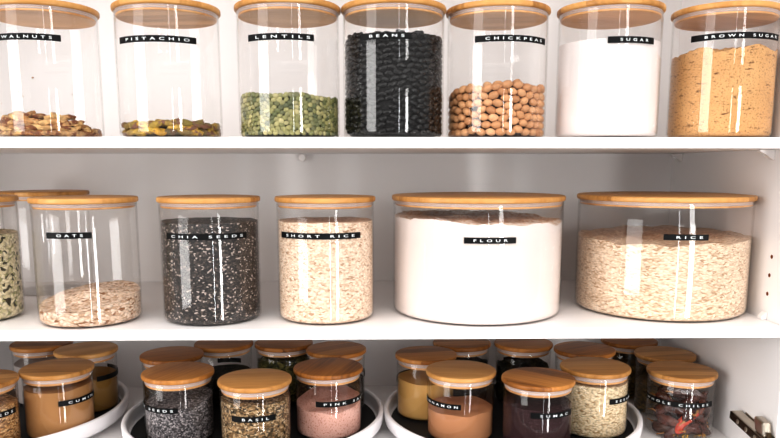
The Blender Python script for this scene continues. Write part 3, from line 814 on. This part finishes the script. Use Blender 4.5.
def fill(k, name, lvl, mat, label, cat, **kw):
    return mass(name, POS[k], SIZE[k][0], lvl, mat, label, cat, n=72, rings=14, **kw)
fill('A', 'brown_seeds', .062, 'brown_seed', 'brown seeds in the cut off spice jar beside the cumin jar', 'seeds', amp=.004, rough=.001, seed=11)
fill('B', 'cumin_powder', .0725, 'cumin', 'golden brown cumin powder in the jar labelled CUMIN', 'spice', amp=.003, seed=12)
fill('C', 'brown_powder', .056, 'olive_powder', 'brown powder in the jar behind the cumin jar', 'spice', amp=.003, seed=13)
fill('D', 'grey_powder', .066, 'grey_powder', 'pale grey powder in the jar at the back behind the cumin jar', 'spice', amp=.002, seed=14)
fill('F', 'dark_herb', .050, 'dark_herb', 'dark dried herb in the jar behind the poppy seeds jar', 'herb', amp=.004, seed=15)
fill('G', 'poppy_seeds', .058, 'poppy', 'grey poppy seeds in the jar labelled POPPY SEEDS', 'seeds', tilt=(.004, .004), amp=.003, seed=16)
fill('H', 'dark_contents', .048, 'dark_herb', 'dark contents of the spice jar at the back between the poppy seeds and basil jars', 'herb', amp=.002, seed=17)  # dark mass filling the lower part of the jar
fill('I', 'green_herb', .070, 'green_herb', 'dried green herbs in the jar at the back behind the basil jar', 'herb', amp=.010, rough=.003, seed=18)
fill('J', 'dark_seeds', .050, 'dark_herb', 'dark seeds in the jar behind the pink salt jar', 'seeds', amp=.003, seed=19)
fill('K', 'dried_basil', .073, 'basil', 'brown green dried basil flakes in the jar labelled BASIL', 'herb', amp=.004, rough=.0015, seed=20)
fill('L', 'pink_salt', .048, 'pink_salt', 'pink salt in the jar labelled PINK SALT', 'salt', tilt=(.003, .007), amp=.005, rough=.0006, seed=21)
fill('M', 'tan_powder', .060, 'tan_powder', 'tan powder in the jar left of the cinnamon jar', 'spice', amp=.002, seed=22)
fill('N', 'cinnamon_powder', .043, 'cinnamon', 'orange brown cinnamon powder in the jar labelled CINNAMON', 'spice', amp=.003, seed=23)
fill('O', 'added_dark_fill', .062, 'dark_herb', 'dark filling added to darken the jar at the back behind the cinnamon jar', 'spice', amp=.006, rough=.002, seed=31)  # filling added only so the empty glass looks dark
fill('T', 'added_dark_corner_fill', .062, 'olive_seed', 'dark brown filling added to darken the jar in the far back corner', 'spice', amp=.003, seed=32)  # made-up content that darkens the corner jar
fill('P', 'dark_leaves', .060, 'dark_herb', 'dark dried leaves in the jar at the back behind the sumac jar', 'herb', amp=.010, rough=.004, seed=24)
fill('Q', 'sumac_flakes', .064, 'sumac', 'dark maroon sumac in the jar labelled SUMAC', 'spice', amp=.003, rough=.001, seed=25)
fill('R', 'dark_spice', .050, 'olive_seed', 'brown spice in the jar hidden behind the sesame jar', 'spice', amp=.003, seed=26)
fill('S', 'sesame_seeds', .078, 'sesame', 'pale sesame seeds in the jar labelled SESAME', 'seeds', amp=.003, rough=.001, seed=27)
fill('U', 'olive_seeds', .050, 'olive_seed', 'olive brown seeds in the jar behind the dried chiles', 'seeds', amp=.003, seed=28)

# ---- dried chiles: crumpled pods, each with a stem
def chile_mesh(seed):
    bm = bmesh.new(); bmesh.ops.create_icosphere(bm, subdivisions=4, radius=1)
    o_ = Vector((seed * 4.1, seed * 2.3, seed * .7))
    L, W, T = .0205 + .003 * (seed % 3), .0108, .0064
    for v in bm.verts:
        p = v.co.copy()
        s = (1 - .45 * (p.x + 1) / 2)                     # tapers to the tip
        wr_ = 1 + .30 * noise.noise(Vector((p.x * 1.5, p.y * 3.4, p.z * 3.4)) + o_) + .16 * noise.noise(Vector((p.x * 3, p.y * 7, p.z * 7)) + o_)
        v.co = Vector((p.x * L, p.y * W * s * wr_ + .004 * math.sin(p.x * 1.8 + seed), p.z * T * s * wr_ + .003 * math.cos(p.x * 2.2 + seed * 2)))
    me = to_mesh(bm, 'dried_chile')
    return me
def stem_mesh():
    prof = [(0, 0), (.0024, .0002), (.0012, .0016), (.0008, .006), (.0010, .0105), (0, .011)]
    return to_mesh(lathe_bm(prof, 10), 'chile_stem')
chm = [chile_mesh(s) for s in range(5)]; stm = stem_mesh()
for me in chm: me.materials.append(M['chili'])
stm.materials.append(M['chili_stem'])
red = chm[1].copy(); red.materials.clear(); red.materials.append(M['chili_red'])
spots = [  # angle, radius, height, spin (about radial), lean
    (-62, .0330, .0135, 10, 0), (-20, .0345, .0125, -12, 5), (22, .0345, .0130, 8, 0), (64, .0330, .0140, -15, 5), (0, .012, .0150, 70, 0),
    (-45, .0340, .0270, 25, 8), (-4, .0345, .0285, -35, 0), (40, .0345, .0275, 30, -5), (82, .0330, .0280, -20, 0), (170, .015, .0290, 0, 0),
    (-68, .0330, .0410, -18, 0), (-25, .0340, .0425, 30, 5), (18, .0340, .0425, -28, 0), (60, .0335, .0420, 20, 0),
    (-45, .0330, .0545, 15, 0), (2, .0300, .0560, -20, 5), (45, .0325, .0550, -25, 0), (150, .018, .0480, 20, 0),
    (-30, .016, .0360, 60, 0), (40, .017, .0380, -60, 0), (0, .014, .0560, 80, 0), (-60, .020, .0640, 10, 0), (60, .020, .0650, -10, 0), (120, .026, .0400, 30, 0), (-120, .026, .0400, -30, 0), (120, .028, .0180, -20, 0), (-120, .028, .0180, 20, 0), (0, .030, .0690, 8, 0)]
gr = random.Random(4)
for k, (a, r_, z, sp, ln) in enumerate(spots):
    me = red if k in (6, ) else chm[k % 5]
    o = bpy.data.objects.new('dried_chile', me); COL.objects.link(o)
    th = R(a); r_ = r_ * (.97 if k == 7 else 1.07) if r_ > .03 else r_
    o.matrix_world = Matrix.Translation(Vector(POS['V']) + Vector(wrap_pt(r_, th, z))) @ Matrix.Rotation(th, 4, 'Z') @ Matrix.Rotation(R(sp), 4, 'Y') @ Matrix.Rotation(R(ln + 90), 4, 'X')
    if k == 6: tag(o, 'bright red dried chile pressed to the front of the jar labelled WHOLE CHILES', 'chile')
    else: tag(o, 'dark crumpled dried chile in the jar labelled WHOLE CHILES', 'chile', 'dried chiles in the jar')
    st = link('stem', stm, None, o, (-.0205 - .003 * ((k % 5) % 3 if k != 6 else 1) + .0018, 0, 0), (0, R(-90), 0))
for k in range(46):
    a = gr.uniform(-80, 80); rr_ = gr.uniform(.033, .0425)
    me = MESH.setdefault('seed', ellipsoid_mesh('chile_seed', .0021, .0017, .0005, 1, .1, 2, 1))
    if not me.materials: me.materials.append(M['chili_seed'])
    o = link('chile_seed', me, None, None, Vector(POS['V']) + Vector(wrap_pt(rr_, R(a), .0056 + gr.uniform(0, .0035))), (gr.uniform(-.6, .6), gr.uniform(-.6, .6), gr.uniform(0, 6)))
    tag(o, 'golden chile seed at the bottom of the jar labelled WHOLE CHILES', 'seed', 'chile seeds under the dried chiles')

# ================================================================== light, world, camera
w = bpy.data.worlds.new('room_light'); SC.world = w; w.use_nodes = True
nt = w.node_tree; nt.nodes.clear()
wo = nt.nodes.new('ShaderNodeOutputWorld'); bg = nt.nodes.new('ShaderNodeBackground')
bg.inputs[1].default_value = 1.9
nt.links.new(bg.outputs[0], wo.inputs[0])
tcw = nt.nodes.new('ShaderNodeTexCoord'); sx_ = nt.nodes.new('ShaderNodeSeparateXYZ'); mr = nt.nodes.new('ShaderNodeMapRange'); wr2 = nt.nodes.new('ShaderNodeValToRGB')
nt.links.new(tcw.outputs['Generated'], sx_.inputs[0]); nt.links.new(sx_.outputs[2], mr.inputs[0])
mr.inputs[1].default_value = -1; mr.inputs[2].default_value = 1
nt.links.new(mr.outputs[0], wr2.inputs[0]); nt.links.new(wr2.outputs[0], bg.inputs[0])
cr_ = wr2.color_ramp
cr_.elements[0].position = .36; cr_.elements[0].color = (.10, .095, .092, 1)      # dark floor of the room
cr_.elements[1].position = .80; cr_.elements[1].color = (.95, .93, .915, 1)       # bright ceiling
e_ = cr_.elements.new(.52); e_.color = (.26, .25, .245, 1)

def area(name, loc, target, sx, sy, power, color=(1, 1, 1)):
    L = bpy.data.lights.new(name, 'AREA'); L.shape = 'RECTANGLE'; L.size = sx; L.size_y = sy; L.energy = power; L.color = color
    o = bpy.data.objects.new(name, L); COL.objects.link(o); o.location = loc
    d = Vector(target) - Vector(loc)
    o.rotation_euler = d.to_track_quat('-Z', 'Y').to_euler()
    return o
# tall window strips in the room behind the camera, an added left fill, and a broad ceiling light
area('window_or_fill_light', (.95, -1.65, -.50), (0, .1, -.50), .20, 1.45, 19, (1, .99, .98))
area('window_or_fill_light', (.42, -1.95, -.50), (0, .1, -.50), .06, 1.45, 4, (.92, .96, 1.0))
area('window_or_fill_light', (-2.3, -1.7, -.1), (.3, .2, -.15), 1.2, 1.6, 44, (1, .985, .97))  # wide fill added from the left to brighten the walls and contents
area('ceiling_light', (-.35, -2.1, 1.5), (-.05, .2, -.05), 3.0, 1.2, 17, (1, .98, .96))

cam = bpy.data.cameras.new('camera'); co = bpy.data.objects.new('camera', cam); COL.objects.link(co)
co.location = (0, -.9, 0)
co.rotation_euler = (PI / 2 - .15488, 0, -.01973)
cam.sensor_width = 36.0; cam.sensor_fit = 'HORIZONTAL'
cam.lens = 721.34 * 36 / 780
cam.shift_x = 0.0; cam.shift_y = 60.02 / 780
cam.clip_start = .01
SC.camera = co

SC.view_settings.view_transform = 'Standard'
SC.view_settings.look = 'None'
SC.view_settings.exposure = 0.19
SC.view_settings.gamma = 0.85
SC.cycles.max_bounces = 14
SC.cycles.diffuse_bounces = 5
SC.cycles.glossy_bounces = 6
SC.cycles.transmission_bounces = 8
SC.cycles.transparent_max_bounces = 48
SC.cycles.use_denoising = True
SC.cycles.sample_clamp_indirect = 6.0
